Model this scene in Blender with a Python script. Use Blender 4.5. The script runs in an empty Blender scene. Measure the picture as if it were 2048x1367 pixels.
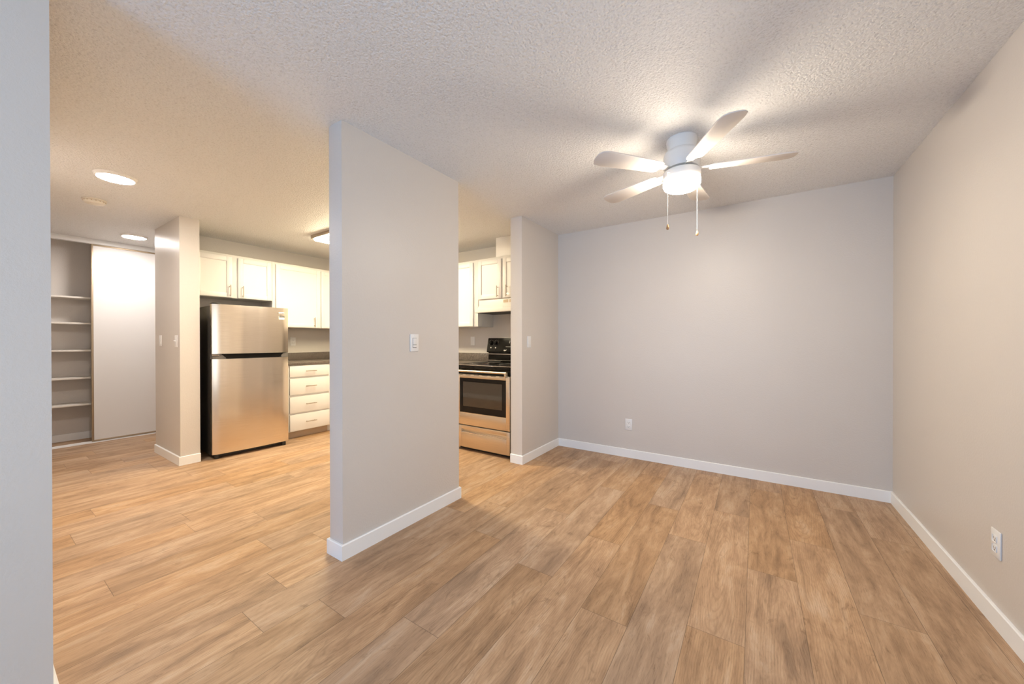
import bpy, bmesh, math, random
from mathutils import Vector, Matrix
PI = math.pi
sc = bpy.context.scene
C = sc.collection

# ------------------------------------------------------------------ camera
cam_d = bpy.data.cameras.new('camera'); cam = bpy.data.objects.new('camera', cam_d); C.objects.link(cam)
cam_d.sensor_fit = 'HORIZONTAL'; cam_d.sensor_width = 36.0; cam_d.lens = 36.0 * 733.72 / 2048.0
cam_d.clip_start = 0.02; cam_d.clip_end = 60
yaw, pit, rol = 0.58524, -0.00393, -0.00135
F = Vector((-math.sin(yaw)*math.cos(pit), math.cos(yaw)*math.cos(pit), math.sin(pit)))
R = Vector((math.cos(yaw), math.sin(yaw), 0)); U = R.cross(F)
R2 = R*math.cos(rol) + U*math.sin(rol); U2 = -R*math.sin(rol) + U*math.cos(rol)
M = Matrix((R2, U2, -F)).transposed().to_4x4(); M.translation = Vector((1.9097, 0, 1.2174))
cam.matrix_world = M
sc.camera = cam

# ------------------------------------------------------------------ view, daylight
sc.view_settings.view_transform = 'Standard'; sc.view_settings.look = 'None'
sc.view_settings.gamma = 1.0; sc.view_settings.use_curve_mapping = False
sc.view_settings.exposure = 0.17
w = bpy.data.worlds.new('world'); sc.world = w; w.use_nodes = True
w.node_tree.nodes['Background'].inputs[0].default_value = (0.62, 0.80, 1.0, 1)
w.node_tree.nodes['Background'].inputs[1].default_value = 1.0

def area(name, loc, rot, sx, sy, power, col):
    l = bpy.data.lights.new(name, 'AREA'); l.shape = 'RECTANGLE'; l.size = sx; l.size_y = sy
    l.energy = power; l.color = col
    o = bpy.data.objects.new(name, l); C.objects.link(o); o.location = loc; o.rotation_euler = rot
    return o
# daylight through the rear opening, plus an added neutral fill at the side
area('daylight_rear', (.9, -3.42, 1.15), (math.radians(106), 0, 0), 1.5, 1.8, 72, (0.19, 0.52, 1.0))
area('fill_side', (2.79, -.3, 1.15), (math.radians(106), 0, math.radians(90)), 1.5, 1.8, 17, (1.0, 1.0, 1.0))

LAMP_FAN = (1.0, 0.87, 0.70); LAMP_DISK = (1.0, 0.93, 0.88); LAMP_KIT = (1.0, 0.85, 0.57)
E_FAN, E_DISK, E_KIT = 168, 182, 54

# ------------------------------------------------------------------ materials
def mat(name):
    m = bpy.data.materials.new(name); m.use_nodes = True
    nt = m.node_tree; return m, nt, nt.nodes['Principled BSDF']
def nd(nt, t, **kw):
    n = nt.nodes.new(t)
    for k, v in kw.items(): setattr(n, k, v)
    return n
def pos_vec(nt, scale=(1, 1, 1)):
    tc = nd(nt, 'ShaderNodeTexCoord'); mp = nd(nt, 'ShaderNodeMapping'); mp.inputs['Scale'].default_value = scale
    nt.links.new(tc.outputs['Object'], mp.inputs['Vector']); return mp.outputs['Vector']
def noise(nt, vec, scale, detail=2, rough=.5, dist=0):
    n = nd(nt, 'ShaderNodeTexNoise'); n.inputs['Scale'].default_value = scale; n.inputs['Detail'].default_value = detail
    n.inputs['Roughness'].default_value = rough; n.inputs['Distortion'].default_value = dist
    nt.links.new(vec, n.inputs['Vector']); return n.outputs['Fac']
def ramp(nt, fac, stops):
    r = nd(nt, 'ShaderNodeValToRGB'); e = r.color_ramp.elements
    while len(e) < len(stops): e.new(0.5)
    for i, (p, c) in enumerate(stops):
        e[i].position = p; e[i].color = c if len(c) == 4 else (*c, 1)
    nt.links.new(fac, r.inputs['Fac']); return r.outputs['Color']
def bump(nt, b, h, strength, dist):
    n = nd(nt, 'ShaderNodeBump'); n.inputs['Strength'].default_value = strength; n.inputs['Distance'].default_value = dist
    nt.links.new(h, n.inputs['Height']); nt.links.new(n.outputs['Normal'], b.inputs['Normal'])
def math_(nt, op, a, b=None, c=None):
    n = nd(nt, 'ShaderNodeMath', operation=op)
    for i, v in enumerate((a, b, c)):
        if v is None: continue
        if isinstance(v, (int, float)): n.inputs[i].default_value = v
        else: nt.links.new(v, n.inputs[i])
    return n.outputs[0]
def mix(nt, fac, a, b, mode='MIX'):
    n = nd(nt, 'ShaderNodeMix', data_type='RGBA', blend_type=mode)
    for i, v in ((0, fac), (6, a), (7, b)):
        if isinstance(v, (int, float)): n.inputs[i].default_value = v
        elif isinstance(v, tuple): n.inputs[i].default_value = (*v[:3], 1)
        else: nt.links.new(v, n.inputs[i])
    return n.outputs[2]
def plain(name, col, rough=.5, metal=0, spec=.5):
    m, nt, b = mat(name)
    b.inputs['Base Color'].default_value = (*col, 1); b.inputs['Roughness'].default_value = rough
    b.inputs['Metallic'].default_value = metal; b.inputs['Specular IOR Level'].default_value = spec
    # faint mottling keeps the surface from looking computed
    f = noise(nt, pos_vec(nt), 22, 3)
    nt.links.new(math_(nt, 'MULTIPLY_ADD', f, .10, rough-.05), b.inputs['Roughness'])
    return m

def wall_paint():
    m, nt, b = mat('greige_wall_paint')
    v = pos_vec(nt)
    c = ramp(nt, noise(nt, v, 1.1, 3), [(.3, (.640, .595, .553)), (.7, (.662, .618, .575))])
    nt.links.new(c, b.inputs['Base Color']); b.inputs['Roughness'].default_value = .42; b.inputs['Specular IOR Level'].default_value = .45
    h = math_(nt, 'ADD', noise(nt, v, 95, 3, .55), math_(nt, 'MULTIPLY', noise(nt, v, 260, 2), .35))
    bump(nt, b, h, .34, .0028); return m
def popcorn():
    m, nt, b = mat('popcorn_ceiling_texture')
    v = pos_vec(nt)
    n1 = noise(nt, v, 105, 4, .62, .4)
    c = ramp(nt, n1, [(.33, (.76, .75, .735)), (.46, (.90, .895, .885)), (.7, (.93, .925, .92))])
    nt.links.new(c, b.inputs['Base Color']); b.inputs['Roughness'].default_value = .5; b.inputs['Specular IOR Level'].default_value = .45
    vo = nd(nt, 'ShaderNodeTexVoronoi'); vo.inputs['Scale'].default_value = 82; nt.links.new(v, vo.inputs['Vector'])
    h = math_(nt, 'ADD', math_(nt, 'MULTIPLY', n1, 1.3), math_(nt, 'MULTIPLY', vo.outputs['Distance'], -.6))
    bump(nt, b, h, .8, .009); return m
def wood_floor():
    m, nt, b = mat('oak_plank_vinyl')
    uv = nd(nt, 'ShaderNodeUVMap', uv_map='plank'); rn = nd(nt, 'ShaderNodeAttribute', attribute_name='plank_rnd')
    L = nt.links
    su = nd(nt, 'ShaderNodeSeparateXYZ'); L.new(uv.outputs['UV'], su.inputs[0])
    sr = nd(nt, 'ShaderNodeSeparateColor'); L.new(rn.outputs['Color'], sr.inputs[0])
    u, v = su.outputs['X'], su.outputs['Y']; r, g, bl = sr.outputs['Red'], sr.outputs['Green'], sr.outputs['Blue']
    def vec(su_, sv_, off):
        c = nd(nt, 'ShaderNodeCombineXYZ')
        L.new(math_(nt, 'MULTIPLY_ADD', u, su_, math_(nt, 'MULTIPLY', r, 37*off)), c.inputs[0])
        L.new(math_(nt, 'MULTIPLY_ADD', v, sv_, math_(nt, 'MULTIPLY', g, 53*off)), c.inputs[1])
        L.new(math_(nt, 'MULTIPLY', bl, 19*off), c.inputs[2]); return c.outputs[0]
    # gently wandering grain: warp the across-plank coordinate
    warp = noise(nt, vec(5, 1.6, .7), 1.0, 3, .55)
    uw = math_(nt, 'MULTIPLY_ADD', math_(nt, 'SUBTRACT', warp, .5), .055, u)
    def vecw(su_, sv_, off):
        c = nd(nt, 'ShaderNodeCombineXYZ')
        L.new(math_(nt, 'MULTIPLY_ADD', uw, su_, math_(nt, 'MULTIPLY', r, 37*off)), c.inputs[0])
        L.new(math_(nt, 'MULTIPLY_ADD', v, sv_, math_(nt, 'MULTIPLY', g, 53*off)), c.inputs[1])
        L.new(math_(nt, 'MULTIPLY', bl, 19*off), c.inputs[2]); return c.outputs[0]
    patch = noise(nt, vecw(11, 2.4, 1), 1.0, 6, .66, .5)
    streak = noise(nt, vecw(42, 1.5, 1.3), 1.0, 8, .72, .35)
    fine = noise(nt, vecw(330, 17, 1.7), 1.0, 4, .65)
    smoke = noise(nt, vecw(13, 4.5, 2.7), 1.0, 6, .72, 1.6)
    # cathedral rings: a slanted cut through growth rings
    a_ = math_(nt, 'SUBTRACT', uw, math_(nt, 'MULTIPLY_ADD', g, .13, .04))
    b_ = math_(nt, 'MULTIPLY_ADD', math_(nt, 'SUBTRACT', v, math_(nt, 'MULTIPLY', r, 1.275)), .085, math_(nt, 'MULTIPLY', math_(nt, 'SUBTRACT', warp, .5), .05))
    rad = math_(nt, 'SQRT', math_(nt, 'ADD', math_(nt, 'MULTIPLY', a_, a_), math_(nt, 'MULTIPLY', b_, b_)))
    ring = math_(nt, 'SINE', math_(nt, 'MULTIPLY', math_(nt, 'MULTIPLY_ADD', math_(nt, 'SUBTRACT', fine, .5), .0022, rad), 760))
    ringf = ramp(nt, math_(nt, 'MULTIPLY_ADD', ring, .5, .5), [(.0, (.80, .775, .75)), (.35, (1, 1, 1)), (1, (1.03, 1.03, 1.03))])
    col = ramp(nt, patch, [(.30, (.285, .180, .107)), (.44, (.405, .256, .151)), (.56, (.490, .322, .195)), (.72, (.560, .408, .282))])
    s2 = ramp(nt, streak, [(.26, (.56, .53, .50)), (.42, (.90, .89, .88)), (.56, (1.02, 1.02, 1.02)), (.76, (1.14, 1.17, 1.20))])
    col = mix(nt, .80, col, s2, 'MULTIPLY')
    col = mix(nt, math_(nt, 'MULTIPLY', math_(nt, 'GREATER_THAN', bl, .35), .55), col, ringf, 'MULTIPLY')
    f2 = ramp(nt, fine, [(.30, (.50, .47, .44)), (.47, (1, 1, 1)), (.8, (1.07, 1.07, 1.07))])
    col = mix(nt, .60, col, f2, 'MULTIPLY')
    k2 = ramp(nt, smoke, [(.26, (.40, .36, .33)), (.36, (.80, .78, .76)), (.42, (1, 1, 1))])
    col = mix(nt, .75, col, k2, 'MULTIPLY')
    tone = math_(nt, 'MULTIPLY_ADD', bl, .17, .955)
    cc = nd(nt, 'ShaderNodeCombineColor')
    for i in range(3): L.new(tone, cc.inputs[i])
    col = mix(nt, 1.0, col, cc.outputs[0], 'MULTIPLY')
    hs = nd(nt, 'ShaderNodeHueSaturation'); L.new(math_(nt, 'MULTIPLY_ADD', r, .20, .90), hs.inputs['Saturation']); L.new(col, hs.inputs['Color'])
    col = hs.outputs['Color']
    # seams
    du = math_(nt, 'MINIMUM', u, math_(nt, 'SUBTRACT', .2098, u)); dv = math_(nt, 'MINIMUM', v, math_(nt, 'SUBTRACT', 1.275, v))
    d = math_(nt, 'MINIMUM', du, dv)
    sm = nd(nt, 'ShaderNodeMapRange'); sm.inputs['From Min'].default_value = .0003; sm.inputs['From Max'].default_value = .0016
    sm.inputs['To Min'].default_value = .42; sm.inputs['To Max'].default_value = 1; L.new(d, sm.inputs['Value'])
    c3 = nd(nt, 'ShaderNodeCombineColor')
    for i in range(3): L.new(sm.outputs[0], c3.inputs[i])
    col = mix(nt, 1.0, col, c3.outputs[0], 'MULTIPLY')
    L.new(col, b.inputs['Base Color'])
    L.new(math_(nt, 'MULTIPLY_ADD', streak, -.2, .60), b.inputs['Roughness']); b.inputs['Specular IOR Level'].default_value = .32
    bump(nt, b, math_(nt, 'ADD', math_(nt, 'MULTIPLY', fine, .35), sm.outputs[0]), .25, .0012)
    return m
def stainless(name, col=(.80, .71, .60), rough=.24, vertical=True, aniso=.75):
    m, nt, b = mat(name)
    v = pos_vec(nt, (6, 6, 420) if vertical else (420, 6, 6))
    n = noise(nt, v, 1.0, 2)
    b.inputs['Metallic'].default_value = 1.0
    nt.links.new(ramp(nt, n, [(.3, tuple(c*.93 for c in col)), (.7, tuple(min(1, c*1.05) for c in col))]), b.inputs['Base Color'])
    nt.links.new(math_(nt, 'MULTIPLY_ADD', n, .10, rough-.05), b.inputs['Roughness'])
    wav = noise(nt, pos_vec(nt, (6.5, 6.5, .25)), 1.0, 1)
    bump(nt, b, wav, .38, .02)
    b.inputs['Anisotropic'].default_value = aniso
    t = nd(nt, 'ShaderNodeTangent', direction_type='RADIAL', axis='Z'); nt.links.new(t.outputs[0], b.inputs['Tangent'])
    return m
def granite():
    m, nt, b = mat('speckled_granite_laminate')
    v = pos_vec(nt)
    a = ramp(nt, noise(nt, v, 210, 3, .7), [(.36, (.022, .018, .016)), (.47, (.105, .086, .072)), (.57, (.20, .165, .138)), (.67, (.48, .41, .35))])
    c = ramp(nt, noise(nt, v, 45, 2), [(.3, (.8, .78, .76)), (.7, (1.05, 1.05, 1.05))])
    nt.links.new(mix(nt, 1.0, a, c, 'MULTIPLY'), b.inputs['Base Color']); b.inputs['Roughness'].default_value = .32
    return m
def emit(name, col, s):
    m, nt, b = mat(name)
    b.inputs['Base Color'].default_value = (.9, .9, .9, 1); b.inputs['Emission Color'].default_value = (*col, 1); b.inputs['Emission Strength'].default_value = s
    return m
def dark_glass(name, col=(.012, .010, .009), rough=.06):
    m = plain(name, col, rough, 0, .22); return m

MAT = dict(
    wall=wall_paint(), ceiling=popcorn(), floor=wood_floor(), trim=plain('white_trim_paint', (.90, .90, .895), .38),
    cab=plain('white_cabinet_paint', (.82, .80, .785), .36), cab_box=plain('cabinet_box_paint', (.78, .76, .73), .45),
    toe=plain('tan_toe_kick', (.52, .40, .28), .5),
    nickel=plain('brushed_nickel', (.56, .49, .42), .32, 1.0), steel=stainless('brushed_stainless'),
    steel_h=stainless('stove_stainless', (.74, .64, .52), .30), fr_side=plain('charcoal_fridge_side', (.050, .045, .040), .42),
    black=plain('black_enamel', (.008, .007, .006), .18, 0, .18), black_matte=plain('black_plastic', (.018, .016, .015), .5),
    glass=dark_glass('oven_glass'), glass_in=plain('oven_window_tint', (.035, .026, .020), .05, 0, .9), chrome=plain('chrome', (.78, .75, .70), .14, 1.0),
    plate=plain('white_plastic_plate', (.82, .81, .80), .35), slot=plain('dark_socket_slot', (.05, .05, .05), .6),
    granite=granite(), shelf=plain('melamine_shelf', (.74, .70, .64), .5), door=plain('white_closet_panel', (.77, .755, .74), .45),
    bronze=plain('tan_metal_frame', (.42, .33, .23), .4, .6), white_enamel=plain('white_enamel', (.74, .70, .65), .3),
    blade=plain('pale_fan_blade', (.80, .75, .70), .55), fan_white=plain('white_fan_metal', (.90, .88, .85), .35),
    chain=plain('white_bead_chain', (.85, .83, .80), .4), bob=plain('wooden_chain_bob', (.45, .24, .10), .45), bob2=plain('light_wood_chain_bob', (.75, .42, .20), .45),
    lamp_fan=emit('fan_lamp_glow', LAMP_FAN, E_FAN), lamp_disk=emit('disk_light_glow', LAMP_DISK, E_DISK), lamp_kit=emit('kitchen_light_glow', LAMP_KIT, E_KIT),
    ink=plain('dark_print', (.06, .055, .05), .5), paper=plain('white_sticker', (.84, .82, .78), .5), badge=plain('silver_badge', (.70, .68, .64), .35, .5),
    gap=plain('dark_gap_plastic', (.06, .055, .05), .5), grey_plastic=plain('grey_fridge_trim', (.16, .15, .14), .45, .3),
    display=plain('grey_print', (.55, .52, .48), .5), smoke=plain('ivory_detector_plastic', (.80, .75, .66), .45), screen=plain('window_pane_frame', (.8, .8, .8), .4))

# ------------------------------------------------------------------ mesh builder
class MB:
    def __init__(s): s.v = []; s.f = []
    def _add(s, bm):
        bm.verts.ensure_lookup_table(); o = len(s.v); bm.verts.index_update()
        s.v += [tuple(v.co) for v in bm.verts]; s.f += [[v.index + o for v in f.verts] for f in bm.faces]; bm.free(); return s
    def box(s, x0, x1, y0, y1, z0, z1, bev=0, seg=2):
        bm = bmesh.new(); bmesh.ops.create_cube(bm, size=1)
        for v in bm.verts:
            v.co = Vector(((x0+x1)/2 + v.co.x*(x1-x0), (y0+y1)/2 + v.co.y*(y1-y0), (z0+z1)/2 + v.co.z*(z1-z0)))
        if bev: bmesh.ops.bevel(bm, geom=bm.edges[:], offset=bev, segments=seg, profile=.5, affect='EDGES')
        return s._add(bm)
    def lathe(s, prof, n=40, M=None):              # prof: (r, z) bottom/top, caps where r == 0
        bm = bmesh.new(); rings = []
        for r, z in prof:
            if r < 1e-6: rings.append([bm.verts.new((0, 0, z))])
            else: rings.append([bm.verts.new((r*math.cos(2*PI*i/n), r*math.sin(2*PI*i/n), z)) for i in range(n)])
        for a, b in zip(rings, rings[1:]):
            for i in range(n):
                j = (i+1) % n
                q = [a[i % len(a)], a[j % len(a)], b[j % len(b)], b[i % len(b)]]
                u = []
                for x in q:
                    if x not in u: u.append(x)
                if len(u) > 2: bm.faces.new(u)
        if M: bmesh.ops.transform(bm, matrix=M, verts=bm.verts[:])
        bmesh.ops.recalc_face_normals(bm, faces=bm.faces[:])
        return s._add(bm)
    def tube(s, pts, r, n=10):
        pts = [Vector(p) for p in pts]; bm = bmesh.new(); rings = []
        up = None
        for i, p in enumerate(pts):
            t = (pts[min(i+1, len(pts)-1)] - pts[max(i-1, 0)]).normalized()
            if up is None: up = t.orthogonal().normalized()
            up = (up - t*up.dot(t)).normalized(); sd = t.cross(up)
            rings.append([bm.verts.new(p + (up*math.cos(2*PI*k/n) + sd*math.sin(2*PI*k/n))*r) for k in range(n)])
        for a, b in zip(rings, rings[1:]):
            for k in range(n): bm.faces.new((a[k], a[(k+1) % n], b[(k+1) % n], b[k]))
        bm.faces.new(rings[0][::-1]); bm.faces.new(rings[-1])
        bmesh.ops.recalc_face_normals(bm, faces=bm.faces[:])
        return s._add(bm)
    def prism(s, poly, axis, a, b, bev=0):         # polygon in the plane across 'axis', extruded a..b
        bm = bmesh.new()
        def P(p, t): return {'x': (t, p[0], p[1]), 'y': (p[0], t, p[1]), 'z': (p[0], p[1], t)}[axis]
        A = [bm.verts.new(P(p, a)) for p in poly]; B = [bm.verts.new(P(p, b)) for p in poly]
        n = len(poly); bm.faces.new(A); bm.faces.new(B[::-1])
        for i in range(n): bm.faces.new((A[i], B[i], B[(i+1) % n], A[(i+1) % n]))
        bmesh.ops.recalc_face_normals(bm, faces=bm.faces[:])
        if bev: bmesh.ops.bevel(bm, geom=bm.edges[:], offset=bev, segments=2, profile=.5, affect='EDGES')
        return s._add(bm)
    def build(s, name, m, parent=None, loc=None, rot=None, ang=40):
        me = bpy.data.meshes.new(name); me.from_pydata(s.v, [], s.f)
        bm = bmesh.new(); bm.from_mesh(me)
        for f in bm.faces: f.smooth = True
        for e in bm.edges:
            if len(e.link_faces) == 2 and e.calc_face_angle(0) > math.radians(ang): e.smooth = False
        bm.to_mesh(me); bm.free()
        me.materials.append(MAT[m] if isinstance(m, str) else m)
        o = bpy.data.objects.new(name, me); C.objects.link(o)
        if parent: o.parent = parent
        if loc: o.location = loc
        if rot: o.rotation_euler = rot
        return o
def tag(o, label, cat, group=None):
    o['label'] = label; o['category'] = cat
    if group: o['group'] = group
    return o
def thing(name, label, cat, loc=(0, 0, 0), rz=0, group=None):
    o = bpy.data.objects.new(name, None); C.objects.link(o); o.location = loc; o.rotation_euler = (0, 0, rz); o.empty_display_size = .1
    return tag(o, label, cat, group)
def struct(o): o['kind'] = 'structure'; return o
def writing(text, name, m, parent, loc, rot, size, extrude=.0004):
    cu = bpy.data.curves.new(name, 'FONT'); cu.body = text; cu.size = size; cu.extrude = extrude; cu.align_x = 'CENTER'; cu.align_y = 'CENTER'
    tmp = bpy.data.objects.new(name, cu); C.objects.link(tmp)
    me = bpy.data.meshes.new_from_object(tmp.evaluated_get(bpy.context.evaluated_depsgraph_get()))
    bpy.data.objects.remove(tmp); me.materials.append(MAT[m])
    o = bpy.data.objects.new(name, me); C.objects.link(o); o.parent = parent; o.location = loc; o.rotation_euler = rot
    return o

# ------------------------------------------------------------------ setting
H = 2.44; XR = 2.768; YB = 3.854; XK = -3.46; YS = 0.167; XC = -4.72; YREAR = -3.4
# floor: every plank a face, laid at the joints seen in the photo
W_, L_, X0 = .2098, 1.275, -.011
JOINT = {-10: .522, -8: .383, -7: .863, -5: 1.155, -4: .405, -3: 1.008, -1: .888, 1: .933, 2: .552, 3: 1.081, 4: .412, 5: .895,
         6: .291, 7: 1.190, 8: .442, 9: 1.05, 10: .255, 11: .935, 12: .555}
rnd = random.Random(11)
fv, ff, fuv, frn = [], [], [], []
fx0, fx1, fy0, fy1 = -5.12, XR + .05, YREAR - .05, YB + .05
for k in range(int((fx0 - X0)//W_), int((fx1 - X0)//W_) + 1):
    xa, xb = X0 + k*W_, X0 + (k+1)*W_
    j0 = JOINT.get(k, rnd.random()*L_)
    for q in range(-6, 6):
        ya, yb = j0 + q*L_, j0 + (q+1)*L_
        cx0, cx1, cy0, cy1 = max(xa, fx0), min(xb, fx1), max(ya, fy0), min(yb, fy1)
        rr = (rnd.random(), rnd.random(), rnd.random(), 1)
        if cx1 - cx0 < 1e-4 or cy1 - cy0 < 1e-4: continue
        b0 = len(fv); fv += [(cx0, cy0, 0), (cx1, cy0, 0), (cx1, cy1, 0), (cx0, cy1, 0)]; ff.append((b0, b0+1, b0+2, b0+3))
        fuv += [(cx0-xa, cy0-ya), (cx1-xa, cy0-ya), (cx1-xa, cy1-ya), (cx0-xa, cy1-ya)]; frn += [rr]*4
me = bpy.data.meshes.new('floor'); me.from_pydata(fv, [], ff)
ul = me.uv_layers.new(name='plank')
for i, q in enumerate(fuv): ul.data[i].uv = q
at = me.color_attributes.new('plank_rnd', 'FLOAT_COLOR', 'CORNER')
for i, q in enumerate(frn): at.data[i].color = q
me.materials.append(MAT['floor']); fl = bpy.data.objects.new('floor', me); C.objects.link(fl); struct(fl)
struct(MB().box(fx0-.1, fx1+.1, fy0-.1, fy1+.1, H, H+.1).build('ceiling', 'ceiling'))

def wall(name, *b): return struct(MB().box(*b).build(name, 'wall'))
wall('wall_back', -3.58, XR+.12, YB, YB+.12, 0, H)
wall('wall_left', -.125, 0, YREAR-.12, YS, 0, H)
wall('wall_south', -5.2, -.125, YS-.12, YS, 0, H)
wall('wall_partition', -.125, 0, 1.176, 2.1355, 0, H)
wall('wall_stub', -.1316, 0, 3.058, YB, 0, H)
wall('wall_kitchen', -3.58, XK, 1.35, YB, 0, H)
wall('wall_column', -3.58, -2.775, 1.195, 1.35, 0, H)
wall('wall_hall', -4.74, -3.58, 3.4, 3.52, 0, H)
wall('wall_closet', -5.215, -5.095, YS, 1.92, 0, H)
wall('wall_closet_side', -5.095, -4.64, 1.86, 1.98, 0, H)
wall('wall_hall_side', -4.74, -4.64, 1.98, 3.4, 0, H)
# unseen rear and right walls; right opening is added for the side fill
def pierced(name, n, along_y, c0, c1, a0, a1, o0, o1, oz0=.2, oz1=2.08):
    def bx(mb, p0, p1, z0, z1, t0=c0, t1=c1):
        return mb.box(t0, t1, p0, p1, z0, z1) if along_y else mb.box(p0, p1, t0, t1, z0, z1)
    mb = MB(); bx(mb, a0, o0, 0, H); bx(mb, o1, a1, 0, H); bx(mb, o0, o1, oz1, H); bx(mb, o0, o1, 0, oz0)
    struct(mb.build(name, 'wall'))
    t0, t1 = c0 + .05, c0 + .10
    mb = MB(); bx(mb, o0, o0+.05, oz0, oz1, t0, t1); bx(mb, o1-.05, o1, oz0, oz1, t0, t1)
    bx(mb, o0+.05, o1-.05, oz0, oz0+.05, t0, t1); bx(mb, o0+.05, o1-.05, oz1-.05, oz1, t0, t1)
    struct(mb.build('window_%d' % n, 'screen'))
pierced('wall_rear', 1, False, YREAR-.12, YREAR, 0, XR+.12, .12, 1.68)
pierced('wall_right', 2, True, XR, XR+.12, YREAR, YB, -1.08, .48)
# closet header and floor track
struct(MB().box(-4.76, -4.70, YS, 1.86, 2.382, H, .003).build('trim_1', 'trim'))
t_ = MB().box(-4.775, -4.683, YS, 1.86, 0, .004)
for x in (-4.772, -4.732, -4.690): t_.box(x, x+.005, YS, 1.86, .004, .012)
struct(t_.build('trim_2', 'trim'))

# baseboards: one profile swept round each wall
BT, BH = .013, .086
def baseboard(name, path, closed=False):
    """path: floor points on the wall face, room on the left of the walking direction"""
    pts = [Vector((p[0], p[1])) for p in path]; n = len(pts)
    def off(i):
        dirs = []
        if i > 0 or closed: dirs.append((pts[i] - pts[i-1]).normalized())
        if i < n-1 or closed: dirs.append((pts[(i+1) % n] - pts[i]).normalized())
        ns = [Vector((-d.y, d.x)) for d in dirs]
        if len(ns) == 1: return ns[0]
        s_ = ns[0] + ns[1]; return s_ / (s_.dot(ns[0]))
    prof = [(0.0005, 0), (BT, 0), (BT, BH-.004), (BT-.004, BH), (0.0005, BH)]
    V, Fc = [], []
    for i in range(n):
        o = off(i)
        for d, z in prof: V.append((pts[i].x + o.x*d, pts[i].y + o.y*d, z))
    k = len(prof)
    for i in range(n if closed else n-1):
        j = (i+1) % n
        for a in range(k-1): Fc.append((i*k+a, j*k+a, j*k+a+1, i*k+a+1))
    if not closed: Fc += [tuple(range(k)), tuple(range((n-1)*k, n*k))[::-1]]
    mb = MB(); mb.v = V; mb.f = Fc
    o = mb.build(name, 'trim')
    bm = bmesh.new(); bm.from_mesh(o.data); bmesh.ops.recalc_face_normals(bm, faces=bm.faces[:]); bm.to_mesh(o.data); bm.free()
    return struct(o)
baseboard('baseboard_right', [(XR, YREAR), (XR, YB), (0, YB), (0, 3.058), (-.1316, 3.058)])
baseboard('baseboard_partition', [(-.125, 1.176), (-.125, 2.1355), (0, 2.1355), (0, 1.176)], True)
baseboard('baseboard_column', [(-2.775, 1.35), (-2.775, 1.195), (-3.58, 1.195)])
baseboard('baseboard_left', [(-4.66, YS), (0, YS), (0, YREAR)])
baseboard('baseboard_closet', [(-5.095, 1.86), (-5.095, YS)])

# ------------------------------------------------------------------ closet
d_ = thing('closet_door', 'white sliding closet door with thin tan metal edges', 'sliding door', (-4.722, .879, .012))
MB().box(-.012, .012, .018, .97, .02, 2.35).build('panel', 'door', d_)
fr = MB().box(-.016, .016, 0, .018, 0, 2.37, .003).box(-.016, .016, .97, .988, 0, 2.37, .003).box(-.016, .016, .018, .97, 0, .02, .002).box(-.016, .016, .018, .97, 2.35, 2.37, .002)
fr.build('frame', 'bronze', d_)['label'] = 'tan metal edge frame of the door'
names = ['lowest of the five white closet shelves, just above the closet floor', 'second lowest of the five white closet shelves', 'middle one of the five white closet shelves',
         'second highest of the five white closet shelves', 'highest of the five white closet shelves, nearest the header']
for z, lab in zip((.462, .782, 1.112, 1.440, 1.750), names):
    o = MB().box(0, .255, 0, 1.86-YS-.004, -.020, 0, .002).build('closet_shelf', 'shelf', None, (-5.094, YS+.002, z))
    tag(o, lab, 'shelf', 'shelves inside the open closet')

# ------------------------------------------------------------------ cabinets (local frame: x to the viewer's right, y into the wall, z up)
def shaker(x0, x1, z0, z1, y0=-.020, rail=.052):
    mb = MB(); y1 = -.0006
    mb.box(x0, x0+rail, y0, y1, z0, z1, .0018).box(x1-rail, x1, y0, y1, z0, z1, .0018)
    mb.box(x0+rail, x1-rail, y0, y1, z0, z0+rail, .0018).box(x0+rail, x1-rail, y0, y1, z1-rail, z1, .0018)
    mb.box(x0+rail-.001, x1-rail+.001, y0+.009, y1, z0+rail-.001, z1-rail+.001)
    return mb
def pull(p, horizontal, y=-.020, L=.132, cc=.098):
    x, z = p; mb = MB(); yb = y - .030
    if horizontal:
        mb.tube([(x-L/2, yb, z), (x+L/2, yb, z)], .0055)
        for s_ in (-1, 1): mb.tube([(x+s_*cc/2, y+.001, z), (x+s_*cc/2, yb, z)], .0045)
    else:
        mb.tube([(x, yb, z-L/2), (x, yb, z+L/2)], .0055)
        for s_ in (-1, 1): mb.tube([(x, y+.001, z+s_*cc/2), (x, yb, z+s_*cc/2)], .0045)
    return mb
def cab_body(x0, x1, z0, z1, depth, openings, name_parent):
    """carcass with a face frame round the openings"""
    mb = MB(); f = .019
    mb.box(x0, x1, f, depth, z0, z1)
    xs = x0
    for a, b, c, d in openings: pass
    mb.box(x0, x1, 0, f, z0, z1)
    return mb.build('body', 'cab_box', name_parent)
def upper(label, loc, rz, wd, z0, z1, depth, doors, group='white wall cabinets'):
    t = thing('wall_cabinet', label, 'cabinet', loc, rz, group)
    MB().box(0, wd, 0, depth, z0, z1, .0012).build('body', 'cab_box', t)
    for x0, x1, hx in doors:
        d = shaker(x0, x1, z0+.004, z1-.028).build('door', 'cab', t)
        pull((hx, z0+.080), False).build('handle', 'nickel', d)['label'] = 'brushed nickel bar handle'
    return t
RZ = PI/2
UX = -3.16
upper('short white wall cabinet with two doors above the refrigerator', (UX, 1.352, 0), RZ, .832, 1.715, 2.215, UX-XK, [(.06, .403, .378), (.463, .820, .505)])
upper('tall white wall cabinet between the refrigerator and the corner', (UX, 2.186, 0), RZ, 1.34, 1.392, 2.215, UX-XK, [(.036, .606, .516), (.617, 1.14, 1.09)])
UY = 3.54
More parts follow.
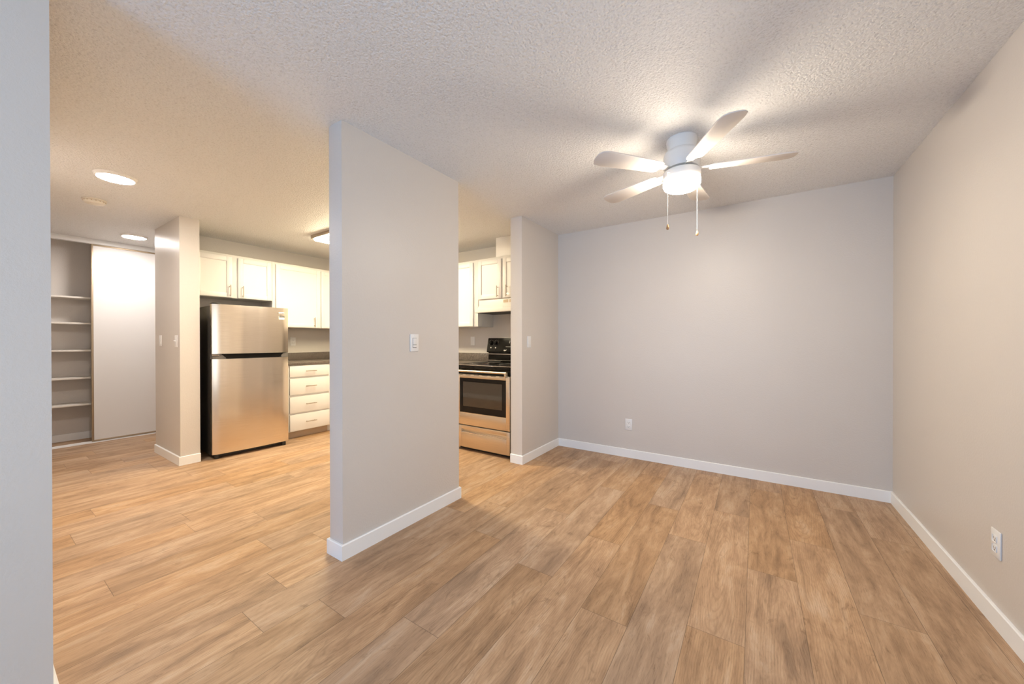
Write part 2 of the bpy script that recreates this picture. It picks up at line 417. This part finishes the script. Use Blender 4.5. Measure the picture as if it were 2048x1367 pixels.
upper('tall white wall cabinet left of the range hood', (-3.155, UY, 0), 0, 2.217, 1.392, 2.21, YB-UY, [(.42, .98, .93), (.99, 1.55, 1.04), (1.56, 2.150, 1.61)])
upper('short white wall cabinet with two doors directly above the range hood', (-.936, UY, 0), 0, .80, 1.716, 2.21, YB-UY, [(.012, .357, .316), (.382, .742, .447)])
tag(MB().box(0, .534, 0, YB-UY-.006, 0, H-2.212, .0015).build('duct_cover', 'cab', None, (-.668, UY+.004, 2.2115)), 'white boxed duct cover between short cabinet and ceiling', 'duct cover')

# base cabinets
BX = -2.86
b_ = thing('drawer_cabinet', 'white base cabinet with four drawers beside the refrigerator', 'cabinet', (BX, 2.215, 0), RZ)
MB().box(0, .545, 0, .595, .09, .914, .001).box(0, .545, .07, .595, 0, .09).build('body', 'cab_box', b_)
MB().box(0, .545, .066, .070, 0, .089).build('toe_kick', 'toe', b_)['label'] = 'tan toe kick'
for z0, z1 in ((.770, .904), (.546, .747), (.322, .523), (.099, .301)):
    d = MB().box(.027, .523, -.020, -.0006, z0, z1, .0025).build('drawer', 'cab', b_)
    pull((.275, (z0+z1)/2), True).build('handle', 'nickel', d)['label'] = 'brushed nickel bar handle'
b_ = thing('base_cabinet', 'white base cabinet in the kitchen corner right of the drawers', 'cabinet', (BX, 2.762, 0), RZ)
MB().box(0, 1.085, 0, .595, .09, .914, .001).box(0, 1.085, .07, .595, 0, .09).build('body', 'cab_box', b_)
d = shaker(.025, .44, .099, .904).build('door', 'cab', b_); pull((.395, .80), False).build('handle', 'nickel', d)
b_ = thing('base_cabinet', 'white base cabinet immediately left of the stove', 'cabinet', (-2.855, 3.25, 0), 0)
MB().box(0, 1.915, 0, .595, .09, .914, .001).box(0, 1.915, .07, .595, 0, .09).build('body', 'cab_box', b_)
for x0, x1, hx in ((.50, .96, .91), (.97, 1.43, 1.02), (1.45, 1.90, 1.5)):
    d = shaker(x0, x1, .099, .74).build('door', 'cab', b_); pull((hx, .65), False).build('handle', 'nickel', d)
    d = MB().box(x0, x1, -.020, -.0006, .76, .904, .0025).build('drawer', 'cab', b_); pull(((x0+x1)/2, .832), True).build('handle', 'nickel', d)
ct = thing('countertop', 'speckled grey granite look countertop with low backsplash', 'countertop', (0, 0, .915))
MB().prism([(XK+.003, 2.205), (-2.838, 2.205), (-2.838, 3.228), (-.938, 3.228), (-.938, YB-.003), (XK+.003, YB-.003)], 'z', 0, .036, .003).build('worktop', 'granite', ct)
MB().box(XK+.003, XK+.022, 2.205, YB-.003, .0365, .138, .003).box(XK+.022, -.938, YB-.022, YB-.003, .0365, .138, .003).build('backsplash', 'granite', ct)

# ------------------------------------------------------------------ refrigerator
fr_ = thing('refrigerator', 'stainless steel top freezer refrigerator beside the column', 'refrigerator', (-2.701, 1.427, 0), math.atan2(.716, .040))
FW = .716
def bowed(x0, x1, z0, z1, y0, y1, bow, n=18, r=.010):
    """door slab whose front bows gently outwards"""
    bm = bmesh.new(); cols = []
    for i in range(n+1):
        t = i/n; x = x0 + (x1-x0)*t
        e = min(t, 1-t)*(x1-x0); rr = r - math.sqrt(max(0, r*r - (r-min(e, r))**2)) if e < r else 0
        y = y0 - bow*(1-(2*t-1)**2) + rr
        cols.append([bm.verts.new((x, y1, z0)), bm.verts.new((x, y, z0)), bm.verts.new((x, y, z1)), bm.verts.new((x, y1, z1))])
    for a, b in zip(cols, cols[1:]):
        for q in range(4): bm.faces.new((a[q], a[(q+1) % 4], b[(q+1) % 4], b[q]))
    bm.faces.new(cols[0]); bm.faces.new(cols[-1])
    bmesh.ops.recalc_face_normals(bm, faces=bm.faces[:])
    return MB()._add(bm)
MB().box(.006, FW-.006, .072, .68, .03, 1.585, .006).build('body', 'fr_side', fr_)['label'] = 'charcoal side cabinet'
dr = bowed(0, FW, 1.084, 1.597, 0, .062, .016).build('freezer_door', 'steel', fr_)
bd = MB().box(.594, .671, -.0080, -.0015, 1.522, 1.546, .001).build('badge', 'badge', dr); bd['label'] = 'silver name badge'
writing('FRIGIDAIRE', 'lettering', 'ink', dr, (.6325, -.0083, 1.534), (PI/2, 0, 0), .0125)
st = MB().box(.576, .671, -.0078, -.0020, 1.464, 1.504).build('sticker', 'paper', dr); st['label'] = 'white sticker with dark band'
MB().box(.618, .671, -.0081, -.0077, 1.485, 1.505).build('sticker_band', 'ink', dr)
mb = MB()
for x, z, wd, h in ((.586, 1.492, .008, .005), (.600, 1.494, .012, .003), (.586, 1.478, .008, .005), (.602, 1.480, .010, .008)): mb.box(x, x+wd, -.0081, -.0077, z-h/2, z+h/2)
mb.box(.626, .664, -.0084, -.0080, 1.4925, 1.4965)
mb.build('sticker_print', 'display', dr)
bowed(0, FW, .050, 1.030, 0, .062, .016).build('fridge_door', 'steel', fr_)
mb = MB().box(.004, .115, .004, .060, 1.033, 1.081).box(FW-.075, FW-.004, .004, .060, 1.033, 1.081)
mb.prism([(.115, 1.033), (.115, 1.081), (.085, 1.081)], 'y', .003, .06).box(.0, FW, .045, .0625, 1.0305, 1.0835)
mb.build('door_gasket_trim', 'grey_plastic', fr_)
MB().prism([(.075, 1.0825), (.125, 1.034), (FW-.100, 1.034), (FW-.050, 1.0825)], 'y', .0015, .0445).build('handle_recess', 'black', fr_)['label'] = 'black pocket handle recess'
MB().box(-.002, .060, -.004, .03, 1.068, 1.075, .002).build('hinge', 'chrome', fr_)
MB().box(.01, .07, .010, .12, 1.5975, 1.612, .004).build('hinge_cover', 'black_matte', fr_)
MB().box(.03, FW-.03, .05, .08, .012, .05).build('kick_grille', 'black_matte', fr_)
for x in (.045, FW-.045):
    MB().lathe([(0, 0), (.022, 0), (.024, .006), (.024, .034), (.015, .047), (0, .047)], 20).build('foot', 'black_matte', fr_, (x, .034, 0.001))

# ------------------------------------------------------------------ stove
SX0, SW = -.932, .762
s_ = thing('stove', 'freestanding stainless and black electric range behind the wall end', 'stove', (SX0, 3.11, 0))
MB().box(.004, SW-.004, .034, .72, .035, .925, .004).build('body', 'black_matte', s_)
MB().box(.03, SW-.03, .06, .70, .0, .036).build('plinth', 'black_matte', s_)
ck = MB().box(0, SW, .0, .70, .902, .948, .006).build('cooktop', 'black', s_)
MB().box(.0, SW, -.0035, .004, .9445, .9495, .001).build('edge_trim', 'chrome', ck)['label'] = 'thin bright edge strip'
burn = [(.20, .20, .098), (.56, .20, .078), (.20, .49, .078), (.56, .49, .098)]
for bx, by, br in burn:
    bo = MB().lathe([(br+.014, .9485), (br+.016, .951), (br+.012, .953), (br, .951), (br*.55, .9495), (.02, .949), (0, .949)], 40).build('drip_pan', 'chrome', s_, (bx, by, 0))
    pts = []
    for i in range(170):
        a = i/169; th = a*2*PI*4.2; rr = .020 + (br-.026)*a
        pts.append((rr*math.cos(th), rr*math.sin(th), .9605))
    MB().tube(pts, .0042, 8).build('coil', 'black_matte', bo)
bg = MB().prism([(.632, .9485), (.715, .9485), (.715, 1.075), (.632, 1.075)], 'x', 0, SW, .002)
bg = bg.build('backguard', 'black', s_)
for z in (.966, 1.046): MB().box(0, SW, .6285, .634, z, z+.005).build('trim_line', 'chrome', bg)
cp = MB().prism([(.612, 1.068), (.725, 1.068), (.725, 1.250), (.655, 1.250), (.645, 1.244), (.610, 1.085)], 'x', -.012, SW+.012, .003).build('control_panel', 'black', s_)
MB().box(.20, SW-.20, .6475, .653, 1.2485, 1.2520).build('top_trim', 'chrome', cp)
tilt = math.atan2(.035, .159)
def on_panel(x, z): return (x, .610 + (z-1.085)*.035/.159 - .0004, z)
for kx in (.050, .122, SW-.122, SW-.050):
    k = MB().lathe([(.031, 0), (.031, .004), (.0, .004)], 28).lathe([(.024, .004), (.024, .010), (.019, .030), (.0, .031)], 28).box(-.005, .005, -.020, .020, .028, .034, .002)
    k.build('knob', 'black', cp, on_panel(kx, 1.190), (PI/2 - tilt, 0, 0))
    MB().lathe([(.0, 0), (.009, 0), (.009, .0015), (0, .0015)], 16).build('marking', 'display', cp, on_panel(kx, 1.128), (PI/2 - tilt, 0, 0))
    ring = MB()
    for q in range(9):
        a = math.radians(-30 + q*30); ring.box(.036*math.cos(a)-.0018, .036*math.cos(a)+.0018, .036*math.sin(a)-.0018, .036*math.sin(a)+.0018, 0, .0008)
    ring.build('dial_marks', 'display', cp, on_panel(kx, 1.190), (PI/2 - tilt, 0, 0))
mk = MB()
for q in range(4):
    for z in (1.210, 1.190): mk.box(-.055+q*.036-.006, -.055+q*.036+.006, z-1.19-.003, z-1.19+.003, 0, .0008)
mk.box(-.105, .105, -.0518, -.0490, 0, .0008)
mk.build('button_print', 'display', cp, on_panel(.381, 1.190), (PI/2 - tilt, 0, 0))
MB().box(-.045, .045, .012, .040, 0, .001).build('clock_window', 'glass', cp, on_panel(.381, 1.19), (PI/2 - tilt, 0, 0))
lg = [(-.024, -.004), (-.020, .006), (-.010, .006), (.0, .001), (.022, .010), (.012, -.004), (-.004, -.010), (-.016, -.010)]
MB().prism(lg, 'z', 0, .0008).build('emblem', 'display', cp, on_panel(.275, 1.098), (PI/2 - tilt, 0, 0))['label'] = 'pale swoosh emblem'
# oven door
od = MB()
wx0, wx1, wz0, wz1 = .115, SW-.047, .425, .806
wx0 = .118; 
wx0, wx1 = .120, .712
dz0, dz1, y0, y1 = .288, .846, -.012, .033
wx0, wx1 = .085, SW-.050
od.box(.003, wx0, y0, y1, dz0, dz1, .003).box(wx1, SW-.003, y0, y1, dz0, dz1, .003).box(wx0, wx1, y0, y1, dz0, wz0, .003).box(wx0, wx1, y0, y1, wz1, dz1, .003)
od = od.build('oven_door', 'steel_h', s_)
MB().box(wx0+.0005, wx1-.0005, y0+.002, y1, wz0+.0005, wz1-.0005).build('window', 'glass', od)['label'] = 'black glass oven window'
mb = MB().box(wx0+.050, wx1-.050, y0+.0006, y0+.0018, wz0+.070, wz1-.042).build('window_screen', 'glass_in', od)
MB().box(wx0, wx1, y0-.002, y0+.001, wz0-.006, wz0).build('window_trim', 'chrome', od)
hb = MB().tube([(.015, -.058, .886), (SW-.015, -.058, .886)], .0115, 14)
for x in (.035, SW-.035): hb.box(x-.010, x+.010, -.056, -.010, .835, .893, .004)
hb.build('handle', 'steel_h', od)
mb = MB().box(.006, SW-.006, .004, .033, .850, .900)
mb.build('gap_shade_strip', 'black', s_)  # black strip stands in for the shadow between handle and door top
for q in range(6): MB().box(.06+q*.115, .06+q*.115+.07, y0-.0005, y0+.004, .838, .843).build('vent_slot', 'gap', od)
# storage drawer with slot pull
dw = MB(); z0, z1 = .040, .280; sz0, sz1 = .206, .240; sx0, sx1 = .110, SW-.045
dw.box(.003, sx0, y0, y1, z0, z1, .003).box(sx1, SW-.003, y0, y1, z0, z1, .003).box(sx0, sx1, y0, y1, z0, sz0, .003).box(sx0, sx1, y0, y1, sz1, z1, .003)
dw = dw.build('storage_drawer', 'steel_h', s_)
MB().box(sx0, sx1, .020, y1, sz0, sz1).build('slot_handle', 'steel_h', dw)
MB().box(sx0, sx1, y0-.006, y0+.004, sz0-.006, sz0+.003, .002).build('slot_lip', 'chrome', dw)

# ------------------------------------------------------------------ range hood
h_ = thing('range_hood', 'white under cabinet range hood above the stove', 'range hood', (-.930, 3.47, 0))
HW = .760; yb = YB - 3.47 - .004
MB().prism([(.074, 1.7145), (yb, 1.7145), (yb, 1.552), (.004, 1.552), (.0, 1.556), (.0, 1.598), (.046, 1.602), (.060, 1.622), (.074, 1.648)], 'x', 0, HW, .002).build('body', 'white_enamel', h_)
mb = MB()
for q in range(4): mb.box(.37+q*.085, .37+q*.085+.070, .0725, .0755, 1.664, 1.698)
mb.build('vent', 'toe', h_)['label'] = 'small dark vent slots'
MB().box(.02, HW-.02, .02, yb-.02, 1.5495, 1.5515).build('underside_filter', 'gap', h_)
MB().box(.40, .52, .014, .036, 1.598, 1.614, .002).build('switch_bar', 'white_enamel', h_)

# ------------------------------------------------------------------ switches and sockets  (local frame: x right, y into wall, z up; wall face at y = 0)
def plate_body(): return MB().box(-.036, .036, -.0065, -.0004, -.058, .058, .0025)
def screws(z, t):
    for s in (-1, 1): MB().lathe([(.003, 0), (.003, .0012), (0, .0014)], 10, Matrix.Translation((0, -.0063, s*z)) @ Matrix.Rotation(PI/2, 4, 'X')).build('screw', 'plate', t)
def outlet(label, loc, rz):
    t = thing('power_outlet', label, 'outlet', loc, rz, 'white wall outlets')
    plate_body().build('plate', 'plate', t)
    for z in (.0205, -.0205):
        r = MB().box(-.0165, .0165, -.0085, -.006, z-.0145, z+.0145, .004).build('receptacle', 'plate', t)
        MB().box(-.0078, -.0056, -.0089, -.0083, z-.001, z+.0075).box(.0056, .0078, -.0089, -.0083, z-.001, z+.0065).lathe([(.0026, 0), (.0026, .0006), (0, .0006)], 10, Matrix.Translation((0, -.0083, z-.0075)) @ Matrix.Rotation(PI/2, 4, 'X')).build('slot', 'slot', r)
    MB().lathe([(.003, 0), (.003, .0012), (0, .0014)], 10, Matrix.Translation((0, -.0063, 0)) @ Matrix.Rotation(PI/2, 4, 'X')).build('screw', 'plate', t)
def rocker(label, loc, rz, dimmer=False):
    t = thing('light_switch', label, 'light switch', loc, rz, 'white wall switches')
    plate_body().build('plate', 'plate', t)
    MB().box(-.0168, .0168, -.0078, -.006, -.0335, .0335, .001).build('bezel', 'gap' if dimmer else 'plate', t)
    if dimmer:
        MB().box(-.0155, .0155, -.0105, -.0068, -.012, .0318, .0012).build('rocker', 'plate', t)
        MB().box(-.0155, .0155, -.0090, -.0068, -.0300, -.0145, .0012).build('slider', 'plate', t)
    else:
        MB().prism([(-.0065, -.032), (-.0105, -.032), (-.0080, 0), (-.0085, .032), (-.0065, .032)], 'x', -.0155, .0155, .0008).build('rocker', 'plate', t)
    screws(.0475, t)
    return t
rocker('white dimmer switch on the freestanding partition wall', (0, 1.690, 1.203), PI/2, True)
rocker('white switch on the short wall end beside the stove', (0, 3.190, 1.204), PI/2)
rocker('flat white switch nearer the closet on the column', (-3.382, 1.195, 1.220), 0)
t = thing('light_switch', 'white toggle switch at the right edge of the column', 'light switch', (-2.869, 1.195, 1.216), 0, 'white wall switches')
plate_body().build('plate', 'plate', t)
MB().box(-.0055, .0055, -.0085, -.006, -.012, .012, .0005).box(-.0045, .0045, -.0235, -.0065, -.001, .0085, .002).build('toggle', 'plate', t)
screws(.030, t)
rocker('white switch on the kitchen wall left of the stove', (-1.279, YB, 1.212), 0)
outlet('white outlet above the countertop right of the refrigerator', (XK, 2.574, 1.208), PI/2)
outlet('white outlet low on the back dining wall', (.814, YB, .343), 0)
outlet('white outlet low on the right wall', (XR, 2.432, .353), -PI/2)

# ------------------------------------------------------------------ ceiling fixtures
def disk(label, x, y, r):
    t = thing('ceiling_light', label, 'ceiling light', (x, y, H), 0, 'round disk ceiling lights')
    MB().lathe([(r*.86, -.018), (r*.90, -.0215), (r*.96, -.020), (r, -.010), (r+.004, -.0005), (0, -.0005)], 48).build('trim_ring', 'fan_white', t)
    MB().lathe([(0, -.0235), (r*.45, -.0232), (r*.75, -.0225), (r*.875, -.0195), (r*.86, -.012), (0, -.012)], 48).build('diffuser', 'lamp_disk', t)
disk('round lit disk ceiling light nearest the camera, before the smoke detector', -2.050, .650, .112)
disk('round lit disk ceiling light in front of the closet header', -4.118, 1.136, .112)
sd = thing('smoke_detector', 'small round ivory smoke detector on ceiling between disk lights', 'smoke detector', (-2.86, .655, H))
MB().lathe([(0, -.0005), (.074, -.0005), (.074, -.010), (.068, -.012), (.0, -.012)], 40).build('base', 'smoke', sd)
MB().lathe([(.066, -.0122), (.066, -.022), (.058, -.034), (.040, -.038), (0, -.038)], 40).build('cover', 'smoke', sd)
MB().lathe([(.012, -.038), (.011, -.041), (0, -.0415)], 20).build('test_button', 'smoke', sd, (.02, -.015, 0))
mb = MB()
for q in range(16):
    a = q*2*PI/16; mb.box(.0655*math.cos(a)-.004, .0655*math.cos(a)+.004, .0655*math.sin(a)-.004, .0655*math.sin(a)+.004, -.0205, -.0150)
mb.build('vent_slots', 'toe', sd)
kl = thing('kitchen_light', 'rectangular lit kitchen ceiling light half hidden by the partition', 'ceiling light', (-2.39, 2.262, H))
KW, KD = 1.24, .34
MB().box(0, .022, 0, KD, -.040, -.0005, .003).box(KW-.022, KW, 0, KD, -.040, -.0005, .003).box(.022, KW-.022, 0, .018, -.040, -.0005, .003).box(.022, KW-.022, KD-.018, KD, -.040, -.0005, .003).box(.02, KW-.02, .016, KD-.016, -.02, -.0005).build('frame', 'nickel', kl)
MB().box(.0225, KW-.0225, .0185, KD-.0185, -.062, -.021, .018, 4).build('diffuser', 'lamp_kit', kl)

# ceiling fan
FX, FY = 1.535, 2.440
f_ = thing('ceiling_fan', 'pale flush mount ceiling fan with lit drum lamp', 'ceiling fan', (FX, FY, H))
MB().lathe([(0, -.0005), (.086, -.0005), (.088, -.012), (.078, -.060), (.080, -.070)], 44).build('canopy', 'fan_white', f_)
MB().lathe([(.080, -.0705), (.096, -.080), (.103, -.098), (.103, -.165), (.094, -.182), (.0, -.184)], 44).build('motor_housing', 'fan_white', f_)
MB().lathe([(0, -.1845), (.060, -.1845), (.060, -.196), (0, -.196)], 30).lathe([(0, -.196), (.100, -.196), (.105, -.201), (.106, -.212), (.106, -.248), (.103, -.252), (.0, -.252)], 44).build('light_kit_ring', 'fan_white', f_)
MB().lathe([(0, -.2525), (.104, -.2525), (.106, -.262), (.105, -.276), (.098, -.292), (.080, -.303), (.045, -.310), (0, -.312)], 44).build('lamp_bowl', 'lamp_fan', f_)
NB = 5
for q in range(NB):
    a = math.radians(14 + q*360/NB)
    outline = []
    r0, r1, w0, w1 = .155, .585, .050, .066
    for r, wv in ((r0, w0*.8), (r0+.02, w0), (r1-.06, w1), (r1-.02, w1*.86), (r1-.004, w1*.5)): outline.append((r, wv))
    outline.append((r1, 0))
    poly = outline + [(r, -wv) for r, wv in reversed(outline[:-1])]
    Rm = Matrix.Rotation(a, 4, 'Z') @ Matrix.Translation((0, 0, -.190)) @ Matrix.Rotation(math.radians(9), 4, 'X')
    bl = MB().prism(poly, 'z', -.003, .003, .0012)
    bl.v = [tuple(Rm @ Vector(p)) for p in bl.v]; bl = bl.build('blade', 'blade', f_)
    ir = MB().prism([(.085, .018), (.15, .020), (.175, .042), (.215, .042), (.222, .030), (.222, -.030), (.215, -.042), (.175, -.042), (.15, -.020), (.085, -.018)], 'z', .0032, .0068, .001)
    ir.v = [tuple(Rm @ Vector(p)) for p in ir.v]; ir.build('blade_iron', 'fan_white', bl)
def chain(x, y, zt, zb, m, lab):
    n = int((zt - zb)/.0055); mb = MB()
    for i in range(n): 
        z = zt - i*.0055; mb.lathe([(0, z), (.0015, z-.0008), (.0021, z-.0024), (.0015, z-.004), (.0008, z-.0045), (.0008, z-.0056)], 8)
    mb.v = [(p[0]+x-FX, p[1]+y-FY, p[2]-H) for p in mb.v]
    c = mb.build('pull_chain', 'chain', f_)
    b = MB().lathe([(0, zb), (.003, zb-.001), (.0065, zb-.014), (.0085, zb-.024), (.006, zb-.031), (0, zb-.033)], 18)
    b.v = [(p[0]+x-FX, p[1]+y-FY, p[2]-H) for p in b.v]; b = b.build('chain_bob', m, c); b['label'] = lab
    a = MB().tube([(x-FX - (x-FX)*.25, y-FY - (y-FY)*.25, zt-H), (x-FX, y-FY, zt-H), (x-FX, y-FY, zt-H-.004)], .002, 8).build('chain_guide', 'fan_white', f_)
chain(1.476, 2.330, 2.215, 1.906, 'bob', 'dark brown bob')
chain(1.612, 2.510, 2.215, 1.892, 'bob2', 'light orange wood bob')
